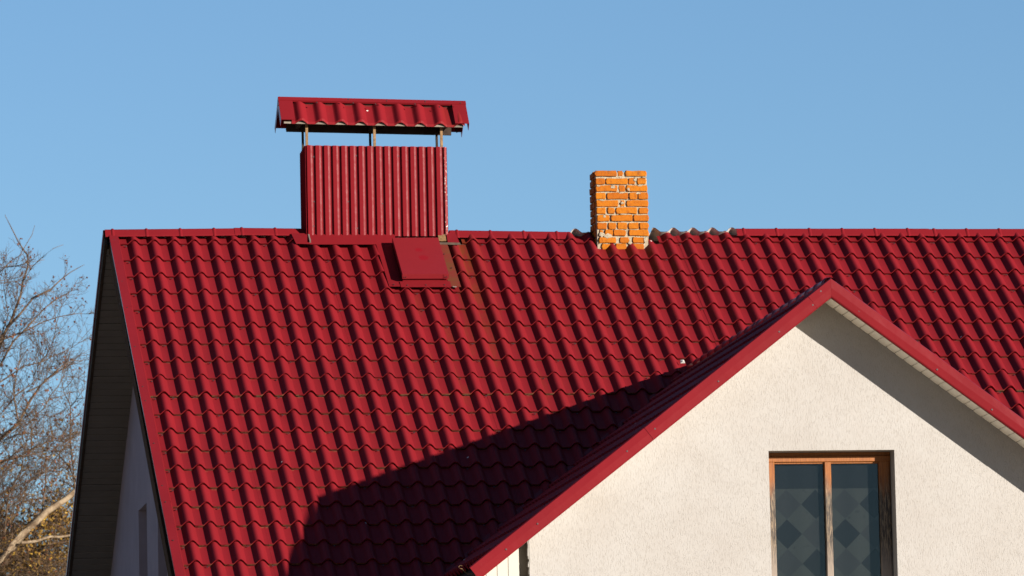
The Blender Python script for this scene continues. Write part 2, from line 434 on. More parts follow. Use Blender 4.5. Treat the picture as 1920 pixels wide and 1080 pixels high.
# rake trim at the left edge: four overlapping pieces
edges = [0.22, 1.72, 3.62, 5.52, 7.1]
for i in range(4):
    a, b = edges[i], edges[i+1] + 0.05
    m = MB(); l = 0.0025 * (4 - i) * 0.8
    def xo(s): return -.222 + .030 * s / 7.0
    for (s0, s1) in ((a, b),):
        pr = lambda s: [(xo(s) + .001, -s, -.020), (xo(s), -s, .004 + l), (xo(s) + .078, -s, .002 + l), (xo(s) + .083, -s, -.012 + l), (xo(s) + .096, -s, -.040)]
        rows = [pr(s0 + (s1 - s0)*t/4) for t in range(5)]
        rows = [[(p[0] + rng.uniform(-.0012, .0012), p[1], p[2] + rng.uniform(-.0012, .0012)) for p in rr] for rr in rows]
        m.strip([list(reversed(rr)) for rr in rows], 0)
        m.strip([[(p[0] + .0015, p[1], p[2] - .0025) for p in rr] for rr in rows], 0)
        for e_ in (0, -1): m.strip([rows[e_], [(p[0] + .0015, p[1], p[2] - .0025) for p in rows[e_]]], 0)
    o = m.build('rake_trim', M_RED, roof, RF)
ss = MB()
for s in (.36, 1.25, 1.80, 2.6, 3.4, 3.68, 4.5, 5.3, 5.6, 6.3): screw(ss, (-.222 + .03*s/7 + .035, -s, .006), (0, 0, 1), .007)
for s in (.45, 1.5, 2.6, 3.9, 5.0, 6.2): screw(ss, (-.219 + .03*s/7 - .001, -s, -.10), (-1, 0, 0), .009)
ss.build('trim_screws', M_SCREW, roof, RF, kind='stuff')
rb = MB(); rb.hexa([(-.215, -S_EAVE, -.19), (-.18, -S_EAVE, -.19), (-.18, -.2, -.19), (-.215, -.2, -.19), (-.215+.0, -S_EAVE, -.045), (-.18, -S_EAVE, -.045), (-.18, -.2, -.045), (-.215, -.2, -.045)])
rb.build('rake_board', M_TIMBER, roof, RF)

# ------------------------------------------------------------------ back slope
TB = math.atan(0.56); CB, SB = math.cos(TB), math.sin(TB)
BF = frame((0, YR, Z0 - .094), (1, 0, 0), (0, CB, -SB), (0, SB, CB))  # y downhill to the back
LB = 8.2
bd = MB(); bd.box((-.235, 0.06, -.10), (XR, LB - .05, -.075))
broof = bd.build('roof', M_DARK, house, BF, 'back roof slope, its edge seen along the left gable')
bs = MB(); 
def wave_rows(ys, zof):
    rows = []
    for y in ys:
        row = []
        for k in range(-1, KMAX + 1):
            for u, h in PROF[:-1]:
                row.append((k*P + .06 + u*P, y, zof + h*HC - .038))
        rows.append(row)
    return rows
r1 = wave_rows([0.02, LB], 0.0); r2 = wave_rows([0.02, LB], -.002)
bs.strip([list(r) for r in r1], 0, True); bs.strip([list(reversed(r)) for r in r2], 1, True)
bs.build('roof_sheet', [M_RED, M_PRIMER], broof, BF)
# sheet ends that stick up where the ridge cap is missing, each overlapping its neighbour
def stub(xa, xb, ya, lift):
    m = MB(); xs = []
    for k in range(int(xa/P) - 1, int(xb/P) + 2):
        for u, h in PROF[:-1]:
            x = k*P + .06 + u*P
            if xa <= x <= xb: xs.append((x, h))
    a = [(x, ya, h*HC - .036 + lift) for x, h in xs]; b = [(x, .03, h*HC - .036 + .002) for x, h in xs]
    m.strip([a, b], 0, True); m.strip([[(p[0], p[1], p[2] - .002) for p in b], [(p[0], p[1], p[2] - .002) for p in a]], 1, True)
    m.build('roof_sheet', [M_RED, M_PRIMER], broof, BF)
stub(4.04, 4.30, -.030, -.004); stub(4.80, 5.62, -.040, -.004)
br = MB(); br.box((-.262, 0.0, -.14), (-.235, LB, .012)); br.build('rake_board', M_DARK, broof, BF)
bt = MB(); bt.box((-.270, -.01, -.02), (-.262, LB, .018)); bt.box((-.262, -.01, .0125), (-.15, LB, .0175)); bt.build('rake_trim', M_RED, broof, BF)
# soffit boards under the back overhang
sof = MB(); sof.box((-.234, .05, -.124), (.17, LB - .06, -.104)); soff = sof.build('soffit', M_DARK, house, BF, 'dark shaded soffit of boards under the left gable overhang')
def board_mesh(Lx, wdt, mat, bulge=.006):
    m = MB(); g_ = .003
    ys = [g_, g_ + .004, wdt*.5, wdt - g_ - .004, wdt - g_]; zs = [-.004, -.008, -.008 - bulge, -.008, -.004]
    a = [(0, y, z) for y, z in zip(ys, zs)]; b = [(Lx, y, z) for y, z in zip(ys, zs)]
    m.strip([b, a], 0, False)
    m.strip([[(0, y, .0) for y in ys], a], 0); m.strip([b, [(Lx, y, .0) for y in ys]], 0)
    return m.mesh('soffit_board', mat)
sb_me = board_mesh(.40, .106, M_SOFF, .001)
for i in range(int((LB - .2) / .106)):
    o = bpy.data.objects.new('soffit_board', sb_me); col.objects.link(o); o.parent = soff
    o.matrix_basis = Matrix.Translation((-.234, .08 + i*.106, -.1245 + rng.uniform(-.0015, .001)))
for yb_ in ():
    pass

# ------------------------------------------------------------------ walls of the main house
XW = 0.15
def back_z(y): return Z0 - .094 - .56*(y - YR)
def front_z(y): return Z0 + math.tan(TH)*y if y < YR else back_z(y)
def wall_with_holes(name, axis, pos, outline_top, u0, u1, holes, zb, depth, mat, flip, label=None, thick=0.3):
    """vertical wall; columns between hole edges, outline_top(u) its height"""
    us = sorted({u0, u1} | {h[0] for h in holes} | {h[1] for h in holes} | set(outline_top[1]))
    m = MB(); top = outline_top[0]
    pt = (lambda u, d, z: (pos + d, u, z)) if axis == 'x' else (lambda u, d, z: (u, pos + d, z))
    dd = depth
    def quad(a):
        m.add(a, [(0, 1, 2, 3)] if not flip else [(3, 2, 1, 0)])
    for a, b in zip(us[:-1], us[1:]):
        hs = [h for h in holes if h[0] <= a + 1e-6 and h[1] >= b - 1e-6]
        if not hs: quad([pt(a, 0, zb), pt(b, 0, zb), pt(b, 0, top(b)), pt(a, 0, top(a))])
        else:
            h = hs[0]
            quad([pt(a, 0, zb), pt(b, 0, zb), pt(b, 0, h[2]), pt(a, 0, h[2])])
            quad([pt(a, 0, h[3]), pt(b, 0, h[3]), pt(b, 0, top(b)), pt(a, 0, top(a))])
    for (a, b, c, d) in holes:                                        # reveals
        quad([pt(a, 0, c), pt(a, 0, d), pt(a, dd, d), pt(a, dd, c)])
        quad([pt(b, 0, d), pt(b, 0, c), pt(b, dd, c), pt(b, dd, d)])
        quad([pt(a, 0, d), pt(b, 0, d), pt(b, dd, d), pt(a, dd, d)])
        quad([pt(b, 0, c), pt(a, 0, c), pt(a, dd, c), pt(b, dd, c)])
    # ends and back so that it has thickness
    quad([pt(u0, thick, zb), pt(u0, 0, zb), pt(u0, 0, top(u0)), pt(u0, thick, top(u0))])
    quad([pt(u1, 0, zb), pt(u1, thick, zb), pt(u1, thick, top(u1)), pt(u1, 0, top(u1))])
    return m.build(name, mat, house, None, label)
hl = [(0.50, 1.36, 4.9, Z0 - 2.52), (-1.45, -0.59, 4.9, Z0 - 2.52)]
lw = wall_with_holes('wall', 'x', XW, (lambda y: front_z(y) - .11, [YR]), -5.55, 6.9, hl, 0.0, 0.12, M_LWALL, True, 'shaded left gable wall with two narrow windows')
for (a, b, c, d) in hl:
    f = MB(); X0 = XW + .12
    for (y0, y1, z0, z1) in ((a, a+.07, c, d), (b-.07, b, c, d), (a+.07, b-.07, d-.07, d), (a+.07, b-.07, c, c+.07)): f.box((X0, y0, z0), (X0 + .06, y1, z1))
    fo = f.build('window', M_DARK, house); q = MB(); q.box((X0 + .025, a + .07, c + .07), (X0 + .031, b - .07, d - .07)); q.build('pane', M_GLASS, fo)
    q = MB(); q.box((X0 + .2, a, c), (X0 + .22, b, d)); q.build('blind', M_DARK, fo)
m = MB(); m.box((XW + .004, -5.556, 0), (XR - .3, -5.25, Z0 - 3.66)); m.build('wall', M_STUCCO, house, None, 'main front wall below the eave')
m = MB(); m.box((XW + .02, 6.6, 0), (XR - .3, 6.9, Z0 - 4.25)); m.build('wall', M_STUCCO, house, None, 'back wall')
m = MB(); m.prism([(XR - .35, -5.55, 0), (XR - .35, 6.9, 0), (XR - .35, 6.9, back_z(6.9) - .13), (XR - .35, YR, Z0 - .28), (XR - .35, -5.55, front_z(-5.55) - .2)], (.3, 0, 0)); m.build('wall', M_STUCCO, house, None, 'right gable wall')
# eave of the main slope
ev = MB(); ev.box((XL, -S_EAVE - .02, -.22), (XR, -S_EAVE + .03, -.06)); ev.build('eave_board', M_TIMBER, roof, RF)

# ------------------------------------------------------------------ wing (front gable)
YW = -8.53
FV = 0.152                                                            # visible height of the wind board
WX0, WX1 = 2.347, 7.15
WIN = (4.278, 5.293, Z0 - 5.0, Z0 - 2.925)
def wing_soff(x): return wing_z(x) - FV
wtop = (lambda x: wing_soff(x) + 0.03, [GX])
ww = wall_with_holes('wall', 'y', YW, wtop, WX0, WX1, [WIN], 0.0, 0.18, M_STUCCO, False, 'sunlit cream stucco wall of the front gable', .08)
# ragged corner where the stucco layer stops, with the raw wall behind it
m = MB(); a_, b_ = 2.02, WX0 + .3; ya_, yb_ = YW + .081, YW + .2; za_, zb_ = wing_soff(a_) + .02, wing_soff(b_) + .02
m.hexa([(a_, ya_, 0), (b_, ya_, 0), (b_, yb_, 0), (a_, yb_, 0), (a_, ya_, za_), (b_, ya_, zb_), (b_, yb_, zb_), (a_, yb_, za_)]); m.build('wall', M_GREY, house, None, 'strip of unplastered wall beside the stucco corner')
rag = MB()
z = 3.2
while z < wing_soff(WX0):
    h_ = rng.uniform(.012, .04); d_ = rng.uniform(.002, .012)
    rag.box((WX0 - d_, YW + .004, z), (WX0 + .002, YW + .078, z + h_)); z += h_
rag.build('stucco_edge', M_STUCCO, ww)
m = MB(); m.box((WX0 + .05, YW + .2, 0), (WX0 + .3, -5.2, Z0 - 3.75)); m.build('wall', M_STUCCO, house, None, 'left side wall of the front wing')
m = MB(); m.box((WX1 - .25, YW + .12, 0), (WX1, -5.2, Z0 - 3.55)); m.build('wall', M_STUCCO, house, None, 'right side wall of the front wing')
# white boards that close the eave box
sp = MB(); sp.box((1.88, GY + .125, Z0 - 4.15), (2.228, GY + .145, Z0 - 3.98)); spo = sp.build('eave_box', M_SIDING, house, None, 'white board cladding closing the eave corner of the gable')
xb = 1.878
for xe in (1.963, 2.050, 2.138, 2.226):
    m = MB(); a, b = xb + .0025, xe - .0025
    ta, tb_ = wing_soff(a) + .05, wing_soff(b) + .05
    for (p0, p1) in ((a, b),):
        fr = GY + .10
        m.hexa([(p0, fr, Z0 - 4.15), (p1, fr, Z0 - 4.15), (p1, GY + .124, Z0 - 4.15), (p0, GY + .124, Z0 - 4.15), (p0, fr, ta), (p1, fr, tb_), (p1, GY + .124, tb_), (p0, GY + .124, ta)])
    m.build('board', M_SIDING, spo); xb = xe

CL, SL = 1/math.sqrt(1 + TL*TL), TL/math.sqrt(1 + TL*TL)
CRR, SRR = 1/math.sqrt(1 + TR*TR), TR/math.sqrt(1 + TR*TR)
WL = frame((GX, GY, GZ), (CL, 0, SL), (0, 1, 0), (-SL, 0, CL))        # x uphill, 0 at the ridge
WR = frame((GX, GY, GZ), (CRR, 0, -SRR), (0, 1, 0), (SRR, 0, CRR))    # x downhill
LLEN = (GX - 1.829) / CL
wd = MB(); wd.box((-LLEN + .02, .03, -.088), (-.06, 4.0, -.066))
wroof = wd.build('roof', M_DARK, house, WL, 'tiled roof of the front gable wing, its left slope in shadow')
wd = MB(); wd.box((.06, .03, -.088), (LLEN + .2, 4.0, -.066)); wd.build('roof_deck', M_DARK, wroof, WR)
def wing_tiles(mb, sgn, length, depth_of):
    """rows step down the slope; waves run across the depth"""
    r = 0; s1 = 0.30
    while s1 < length + .02:
        s0 = max(s1 - ST, .05)
        k = 0
        while True:
            y = .10 + k*P
            if y > depth_of(s1): break
            lo, tp, bt_ = [], [], []
            for u, h in PROF:
                lo.append((sgn*s1, y + u*P, -.052 + STEP + h*HC)); tp.append((sgn*s0, y + u*P, -.052 + h*HC)); bt_.append((sgn*(s1 - .004), y + u*P, -.052 + h*HC))
            if sgn < 0: mb.strip([[*reversed(lo)], [*reversed(tp)]], 0, True, [[(.5, .5)]*len(lo)]*2); mb.strip([bt_, lo], 0)
            else: mb.strip([lo, tp], 0, True, [[(.5, .5)]*len(lo)]*2); mb.strip([bt_, lo], 0)
            k += 1
        s1 += ST
def valley_depth(s, cosv, sinv):                                      # depth at which the wing slope meets the main slope
    z = GZ - s*sinv - Z0
    return (z / math.tan(TH)) - GY + .12
m = MB(); wing_tiles(m, -1, LLEN, lambda s: valley_depth(s, CL, SL)); m.build('roof_tiles', M_TILE, wroof, WL, kind='stuff')
m = MB(); wing_tiles(m, 1, LLEN + .2, lambda s: valley_depth(s, CRR, SRR)); m.build('roof_tiles', M_TILE, wroof, WR, kind='stuff')
# ridge of the wing
def round_cap(L):
    m = MB(); rows = []; st = [(0, 0)]; x = .06
    while x < L - .03: st += [(x - .02, 0), (x - .01, .7), (x, 1), (x + .01, .7), (x + .02, 0)]; x += .36
    st.append((L, 0))
    for xx, e_ in st:
        row = []
        for j in range(9):
            a = math.pi * (1.12 - 1.24*j/8); r_ = .052 + .009*e_
            row.append((xx, -math.cos(a)*-r_*-1, math.sin(a)*r_))
        rows.append(row)
    m.strip([list(reversed(r)) for r in rows], 0, True)
    m.strip([[(p[0], p[1]*.95, p[2]*.95) for p in r] for r in rows], 0, True)
    return m
ro = round_cap(3.1).build('ridge_cap', M_RED, wroof, frame((GX, GY + .03, GZ - .040), (0, 1, 0), (-1, 0, 0), (0, 0, 1)))
ro = round_cap(3.32).build('ridge_cap', M_RED, wroof, frame((GX, GY + 3.08, GZ - .037), (0, 1, 0), (-1, 0, 0), (0, 0, 1)))
sp_ = MB(); jx = Vector((4.66, -2.50, Z0 - 1.57)); sp_.add([jx + Vector(v)*.4 for v in ((-.06, -.05, -.03), (.05, -.06, -.03), (.03, .03, .06), (-.05, .0, .045), (0, -.09, .02))], [(0, 1, 4), (1, 2, 4), (2, 3, 4), (3, 0, 4), (0, 3, 2, 1)])
sp_.build('sealant_lump', M_PRIMER, wroof)
# valley flashing on the shadowed side
vf = MB(); rows = []
for t in range(9):
    s_ = .3 + (LLEN - .3) * t/8; x_ = GX - s_*CL; zz = GZ - s_*SL; y_ = (zz - Z0)/math.tan(TH)
    rows.append([(x_ - .10, y_ , zz - .045), (x_ - .02, y_ - .02, zz - .055), (x_ + .10, y_ - .02, zz + .015)])
vf.strip(rows, 0); vf.build('valley_flashing', M_RED, wroof)

# wind boards (L-shaped, overlapping pieces)
def wind_board(sgn, s0, s1, lift, fr):
    """face hangs down from the slope line; top flange lies on the tiles"""
    m = MB(); M = WL if sgn < 0 else WR; sn, cs = (SL, CL) if sgn < 0 else (SRR, CRR)
    H = FV * cs                                                       # height square to the slope
    yo = -.004 - lift
    n = max(3, int((s1 - s0) / .18)); rows = []
    ph = rng.uniform(0, 6)
    for i in range(n + 1):
        s_ = s0 + (s1 - s0)*i/n
        # the face is cut upright at the apex, square elsewhere
        k = sn/cs
        wv = .0016*math.sin(2.3*s_ + ph) + .0008*math.sin(7.1*s_ + 2*ph)
        def P_(off, y):
            ss = s_ + (off*k if (s0 == 0 and i == 0) else 0.0)
            return (sgn*ss, y, -off)
        rows.append([P_(.002, .10), P_(-.004, .012), P_(.004, yo), P_(H*.5, yo - .004 + wv), P_(H - .010, yo + wv), P_(H, yo + .006), P_(H + .002, .022)])
    if sgn < 0: m.strip([list(reversed(r)) for r in rows], 0)
    else: m.strip(rows, 0)
    inner = [[(p[0], p[1] + .003, p[2] - .001) for p in r] for r in rows]
    m.strip(inner if sgn < 0 else [list(reversed(r)) for r in inner], 0)
    for e_ in (0, -1): m.strip([rows[e_], inner[e_]], 0)
    return m.build('fascia_board', M_RED, wroof, M)
L1 = (GX - 1.829)/CL
for (a, b, l) in ((0, .235, .006), (.20, 1.92, .003), (1.88, L1 + .012, .0)): wind_board(-1, a, b, l, 0)
for (a, b, l) in ((0, .46, .006), (.42, 2.1, .003), (2.06, 4.0, .0)): wind_board(1, a, b, l, 0)
nail = MB()
for (x_, y_) in ((1539, 546), (1524, 572), (1461, 622), (1347, 715), (1228, 804), (1176, 846), (1008, 982), (949, 1030), (1562, 545), (1611, 583), (1757, 693), (1860, 768)):
    p = at(x_, y_, GY - .006); screw(nail, p, (0, -1, 0), .0075, .006)
nail.build('fascia_screws', M_SCREW, wroof, kind='stuff')
# soffit of the right slope: boards running in depth; the left one is one panel
so_ = MB(); so_.box((.02, .03, -FV*CRR + .030), (4.0, .36, -FV*CRR + .045)); soffr = so_.build('soffit', M_PVC, house, WR, 'white soffit boards under the right slope of the front gable')
bm = MB(); W_ = .086; xs_ = [.0015, .004, .03, .058, .082, .0845]; zs_ = [.004, -.0015, -.0035, -.0035, -.0018, .004]
bm.strip([[(x_, 0, z_) for x_, z_ in zip(xs_, zs_)], [(x_, .352, z_) for x_, z_ in zip(xs_, zs_)]][::-1], 0)
bm.strip([[(x_, 0, z_) for x_, z_ in zip(xs_, zs_)], [(x_, 0, .012) for x_ in xs_]], 0)
bme = bm.mesh('soffit_board', M_PVC)
for i in range(44):
    o = bpy.data.objects.new('soffit_board', bme); col.objects.link(o); o.parent = soffr
    o.matrix_basis = Matrix.Translation((.02 + i*W_, .016, -FV*CRR + .018 + rng.uniform(-.001, .001)))
so_ = MB(); so_.box((-L1 + .02, .02, -FV*CL + .012), (-.02, .36, -FV*CL + .03)); so_.build('soffit', M_PVC, house, WL, 'soffit panel under the left slope of the front gable')
# wooden window
fy = YW + .166
fr = MB(); x0, x1, z0, z1 = WIN
fr.box((x0 + .002, fy, z1 - .036), (x1 - .002, fy + .07, z1 - .002)); fr.box((x0 + .002, fy + .001, z0), (x0 + .03, fy + .07, z1 - .036)); fr.box((x1 - .07, fy + .001, z0), (x1 - .002, fy + .07, z1 - .036))
wino = fr.build('window', M_WOOD, house, None, 'weathered orange wood window with two dark panes')
def bar(name, a, b, mat=M_WOOD, c=.005):
    m = MB(); (xa, ya, za), (xb_, yb_, zb_) = a, b
    poly = [(xa, yb_), (xa, ya + c), (xa + c, ya), (xb_ - c, ya), (xb_, ya + c), (xb_, yb_)]
    if (xb_ - xa) < (zb_ - za): m.prism([(x_, y_, za) for x_, y_ in poly], (0, 0, zb_ - za))
    else:
        poly = [(za, yb_), (za, ya + c), (za + c, ya), (zb_ - c, ya), (zb_, ya + c), (zb_, yb_)]
        m.prism([(xa, y_, z_) for z_, y_ in poly], (xb_ - xa, 0, 0))
    return m.build(name, mat, wino)
bar('rail', (x0 + .012, fy - .014, z1 - .078), (x1 - .004, fy + .04, z1 - .030))
bar('stile', (x0 + .010, fy - .012, z0), (x0 + .074, fy + .04, z1 - .078))
bar('mullion', (4.755, fy - .016, z0), (4.808, fy + .04, z1 - .080))
bar('stile', (5.197, fy - .012, z0), (x1 - .012, fy + .04, z1 - .078))
bar('pane_bead', (x0 + .075, fy + .004, z1 - .091), (5.196, fy + .03, z1 - .0785), M_WOOD, .003)
for (a, b) in ((x0 + .074, 4.755), (4.808, 5.197)):
    q = MB(); q.box((a - .004, fy + .022, z0), (b + .004, fy + .027, z1 - .09)); q.build('pane', M_GLASS, wino)
cu = MB(); rows = []
for i in range(40):
    x_ = 4.2 + 1.2*i/39; y_ = fy + .04 + .004*math.sin(i*.9)
    rows.append([(x_, y_, Z0 - 5.0), (x_, y_, Z0 - 2.9)])
cu.strip(rows, 0, True); cur = cu.build('curtain', M_CURT); cur['label'] = 'dark curtain printed with diamonds behind the wooden window'; cur['category'] = 'curtain'

wr = MB(); q0 = at(862, 1068, GY + .05)
wr.tube([q0 + Vector(v) for v in ((.02, 0, .028), (.004, .004, .034), (-.008, 0, .02), (.003, -.004, .008), (.02, 0, .006), (.035, 0, -.016), (.06, 0, -.034), (.10, 0, -.032))], [.0028]*8, 5)
wr.build('wire', M_RUST, wroof)

# ------------------------------------------------------------------ metal clad chimney
MX0, MX1, MY0, MY1 = 1.604, 2.880, -.245, .135
ZB, ZT = Z0 - .30, Z0 + .690
core = MB(); core.box((MX0 + .02, MY0 + .02, Z0 - .6), (MX1 - .02, MY1 - .02, ZT - .03)); chim = core.build('chimney', M_DARK, house, None, 'wide chimney clad in burgundy corrugated sheet under a tiled cap')
def clad(L, z0, zt0, zt1, n, hgt=.021):
    m = MB(); pts = []; pit = L/n
    for i in range(n):
        b = i*pit
        e_ = pit*.055; q_ = e_*.287; pts += [(b, hgt), (b + pit*.44, hgt), (b + pit*.44 + e_, hgt - q_), (b + pit*.55, hgt - q_*2.6), (b + pit*.55 + e_, hgt - q_*3.6), (b + pit*.64, hgt*.18), (b + pit*.67, 0), (b + pit*.97, 0)]
    pts.append((L, hgt))
    lo = [(x, -d, z0) for x, d in pts]; hi = [(x, -d, zt0 + (zt1 - zt0)*x/L) for x, d in pts]
    m.strip([lo, hi], 0); 
    m.strip([[(x, y + .003, z) for x, y, z in hi], [(x, y + .003, z) for x, y, z in lo]], 0); m.strip([hi, [(x, y + .003, z) for x, y, z in hi]], 0)
    return m
ZF = Z0 - .152
clad(MX1 - MX0, ZF, ZT + .002, ZT - .014, 16).build('cladding', M_CLAD, chim, Matrix.Translation((MX0, MY0, 0)))
clad(MY1 - MY0, ZF - .1, ZT - .02, ZT - .0, 5).build('cladding', M_CLADSIDE, chim, Matrix.Translation((MX0, MY1, 0)) @ Matrix.Rotation(-math.pi/2, 4, 'Z'))
clad(MY1 - MY0, ZF - .1, ZT - .02, ZT - .02, 5).build('cladding', M_CLAD, chim, Matrix.Translation((MX1, MY0, 0)) @ Matrix.Rotation(math.pi/2, 4, 'Z'))
clad(MX1 - MX0, ZF - .1, ZT - .02, ZT - .02, 16).build('cladding', M_CLAD, chim, Matrix.Translation((MX1, MY1, 0)) @ Matrix.Rotation(math.pi, 4, 'Z'))
# corner strips: plain left, scuffed right
m = MB(); m.box((MX0 - .002, MY0 - .0165, ZF - .003), (MX0 + .026, MY0 - .0135, ZT + .004)); m.box((MX0 - .0165, MY0 - .0165, ZF), (MX0 - .0135, MY0 + .03, ZT)); m.build('corner_strip', M_CLAD, chim)
t = NT('chipped_corner_paint'); cc = t.mix(t.ramp(t.noise(38, 3, 0.7), 0.58, 0.64), (0.2, 0.0118, 0.0135), (0.80, 0.72, 0.66)); M_CHIP = t.done(cc, 0.5, 0.4)
m = MB(); m.box((MX1 - .006, MY0 - .0185, ZF - .003), (MX1 + .014, MY0 - .0155, ZT - .016)); m.box((MX1 + .012, MY0 - .0154, ZF), (MX1 + .0155, MY0 + .03, ZT - .016)); m.build('corner_strip', M_CHIP, chim)
ms = MB()
for (x_, y_) in ((581, 282), (580, 292), (588, 294), (668, 292), (747, 293), (778, 292), (589, 378), (653, 378), (717, 382), (779, 382), (827, 382), (825, 285), (698, 276), (588, 424), (670, 428), (748, 427), (779, 428), (827, 425)):
    p = at(x_, y_, MY0 - .013); screw(ms, p, (0, -1, 0), .0065)
ms.build('cladding_screws', M_SCREW, chim, kind='stuff')
# flashing at its foot
m = MB()
def rquad(mb, pts, th=.003):                                           # thin sheet given in roof coordinates (x, s, h)
    a = [on_roof(*p) for p in pts]; n = Vector((0, -S, C)); mb.add([q for q in a] + [q - n*th for q in a], [(0, 1, 2, 3), (7, 6, 5, 4), (0, 3, 7, 4), (3, 2, 6, 7), (2, 1, 5, 6), (1, 0, 4, 5)])
rquad(m, [(1.60, .462, .006), (2.40, .470, .007), (2.40, .283, .022), (1.60, .283, .024)]); m.build('flashing', M_RED, chim)
m = MB(); rquad(m, [(1.475, .45, .008), (1.612, .464, .009), (1.607, .27, .027), (1.45, .25, .020)]); m.build('flashing', M_RED, chim)
m = MB(); rquad(m, [(2.80, .40, .006), (2.87, .40, .006), (2.87, .283, .020), (2.80, .283, .02)]); m.build('flashing', M_RUST, chim)
m = MB(); rquad(m, [(2.875, .45, .010), (2.985, .465, .008), (2.965, .265, .026), (2.88, .265, .03)]); m.build('flashing', M_RED, chim)
m = MB(); rquad(m, [(2.78, .478, .010), (2.99, .492, .010), (2.985, .455, .014), (2.78, .445, .014)]); m.build('flashing_strip', M_STRIP, chim)
m = MB()
for (a, b, c, d) in ((1.600, .283, 1.613, .44),):
    rquad(m, [(a, max(b, d), .0305), (c, max(b, d), .0305), (c, min(b, d), .0305), (a, min(b, d), .0305)], .025)
m.build('sealant', M_SEAL, chim)
# posts
for (x_, yb_, mt) in ((575.5, MY0 + .02, M_RUST), (702.5, MY0 + .02, M_RUST), (828, MY0 + .02, M_RUST)):
    p = at(x_, 260, yb_); q = MB(); q.box((p.x - .0115, yb_, ZT - .15), (p.x + .0115, yb_ + .004, ZT + .225)); q.box((p.x - .0115, yb_ + .004, ZT - .15), (p.x - .0075, yb_ + .025, ZT + .225)); q.build('post', M_RUST, chim)
    p2 = Vector((p.x, MY1 - .03, 0)); q = MB(); q.box((p.x - .0115, MY1 - .03, ZT - .15), (p.x + .0115, MY1 - .026, ZT + .225)); q.box((p.x - .0115, MY1 - .055, ZT - .15), (p.x - .0075, MY1 - .03, ZT + .225)); q.build('post', M_DARK, chim)
# the cap
cA = at(521.5, 182, -.055); cB = at(872, 190, -.055)
cx = (cB - cA).normalized(); cL = (cB - cA).length
cz0 = Vector((0, 0, 1)); cyv = cz0.cross(cx).normalized(); czv = cx.cross(cyv)
CAPF = frame(cA, cx, cyv, czv)                                         # x along the cap ridge
run, drop = .275, .245
ca = math.atan2(drop, run); c_, s_c = math.cos(ca), math.sin(ca)
def capframe(front): 
    return CAPF @ (frame((0, 0, 0), (1, 0, 0), (0, c_, s_c), (0, -s_c, c_)) if front else frame((0, 0, 0), (1, 0, 0), (0, c_, -s_c), (0, s_c, c_)))
slope = math.hypot(run, drop)
m = MB(); HCC = .040
xs = []
x = .10
while x < cL - .085:
    for u, h in PROF[:-1]:
        if x + u*P + P*.5 < cL - .03: xs.append((x + u*P + P*.5, h))
    x += P
top = [(x_, -.02, h*HCC - .045) for x_, h in xs]; low = [(x_, -slope + .012, h*HCC - .030) for x_, h in xs]; kick = [(x_, -slope - .002, h*HCC - .046) for x_, h in xs]
m.strip([low, top], 0, True, [[(.5, .5)]*len(xs)]*2); m.strip([kick, low], 0)
m.strip([[(a, b, c - .003) for a, b, c in top], [(a, b, c - .003) for a, b, c in low]], 1, True)
m.build('cap_sheet', [M_TILE, M_PRIMER], chim, capframe(True))
m = MB(); top = [(x_, .02, h*HCC - .045) for x_, h in xs]; low = [(x_, slope, h*HCC - .030) for x_, h in xs]
m.strip([top, low], 0, True); m.strip([[(a, b, c - .003) for a, b, c in low], [(a, b, c - .003) for a, b, c in top]], 1, True); m.build('cap_sheet', [M_TILE, M_DARK], chim, capframe(False))
# cap ridge strip, folded over both slopes
for fr_ in (True, False):
    sg = -1 if fr_ else 1
    m = MB(); m.box((-.002, min(sg*.055, 0), .002), (cL + .004, max(sg*.055, 0), .0055)); m.box((-.002, min(sg*.053, sg*.056), -.014), (cL + .004, max(sg*.053, sg*.056), .002)); m.build('cap_ridge', M_RED, chim, capframe(fr_))
def captrim(xa, xb, side, name='cap_trim', dz=0.0, front=True, flange=None):
    sg = -1 if front else 1
    m = MB(); ya, yb2 = sorted((sg*.05, sg*(slope + .004)))
    m.hexa([(xa, ya, -.003 + dz*(1 if front else 0)), (xb, ya, -.003 + dz), (xb, yb2, -.003), (xa, yb2, -.003), (xa, ya, .001 + dz), (xb, ya, .001 + dz), (xb, yb2, .001), (xa, yb2, .001)])
    xf = xa if side < 0 else xb
    m.box((xf - .0015, min(0, sg*(slope + .004)), -.075), (xf + .0015, max(0, sg*(slope + .004)), .001))
    m.build(name, M_RED, chim, capframe(front))
captrim(.0, .128, -1, dz=.0); captrim(.0, .128, -1, front=False)
captrim(cL - .128, cL, 1, dz=.0); captrim(cL - .128, cL, 1, front=False)
m = MB(); m.prism([(.006, -.06, -.128), (.006, .06, -.128), (.006, .01, -.066), (.006, -.01, -.066)], (cL - .012, 0, 0)); m.build('ridge_board', M_DARK, chim, CAPF)
# timber inside the cap: eave battens, rafters, dark boarding
m = MB(); m.box((.03, -run + .035, -drop - .034), (cL - .05, -run + .06, -drop - .012)); m.build('batten', M_GREY, chim, CAPF)
m = MB(); m.box((.10, run - .072, -drop - .045), (cL - .10, run - .052, -drop + .030)); m.build('batten', M_DARK, chim, CAPF)
for fx in (.18, .86, 1.52):
    m = MB(); m.prism([(fx, -run + .04, -drop - .03), (fx, run - .04, -drop - .03), (fx, run - .04, -drop - .02), (fx, 0, -.075), (fx, -run + .04, -drop - .02)], (.025, 0, 0)); m.build('truss', M_DARK, chim, CAPF)
m = MB()
for (x_, y_) in ((540, 209), (558, 214), (594, 193), (635, 215), (662, 194), (704, 196), (710, 216), (778, 196), (784, 216), (824, 201), (653, 187), (725, 190), (797, 191), (863, 194), (522, 198)):
    p = at(x_, y_, -.2); screw(m, p, (0, -.7, .7), .0065, .01)
m.build('cap_screws', M_SCREW, chim, kind='stuff')

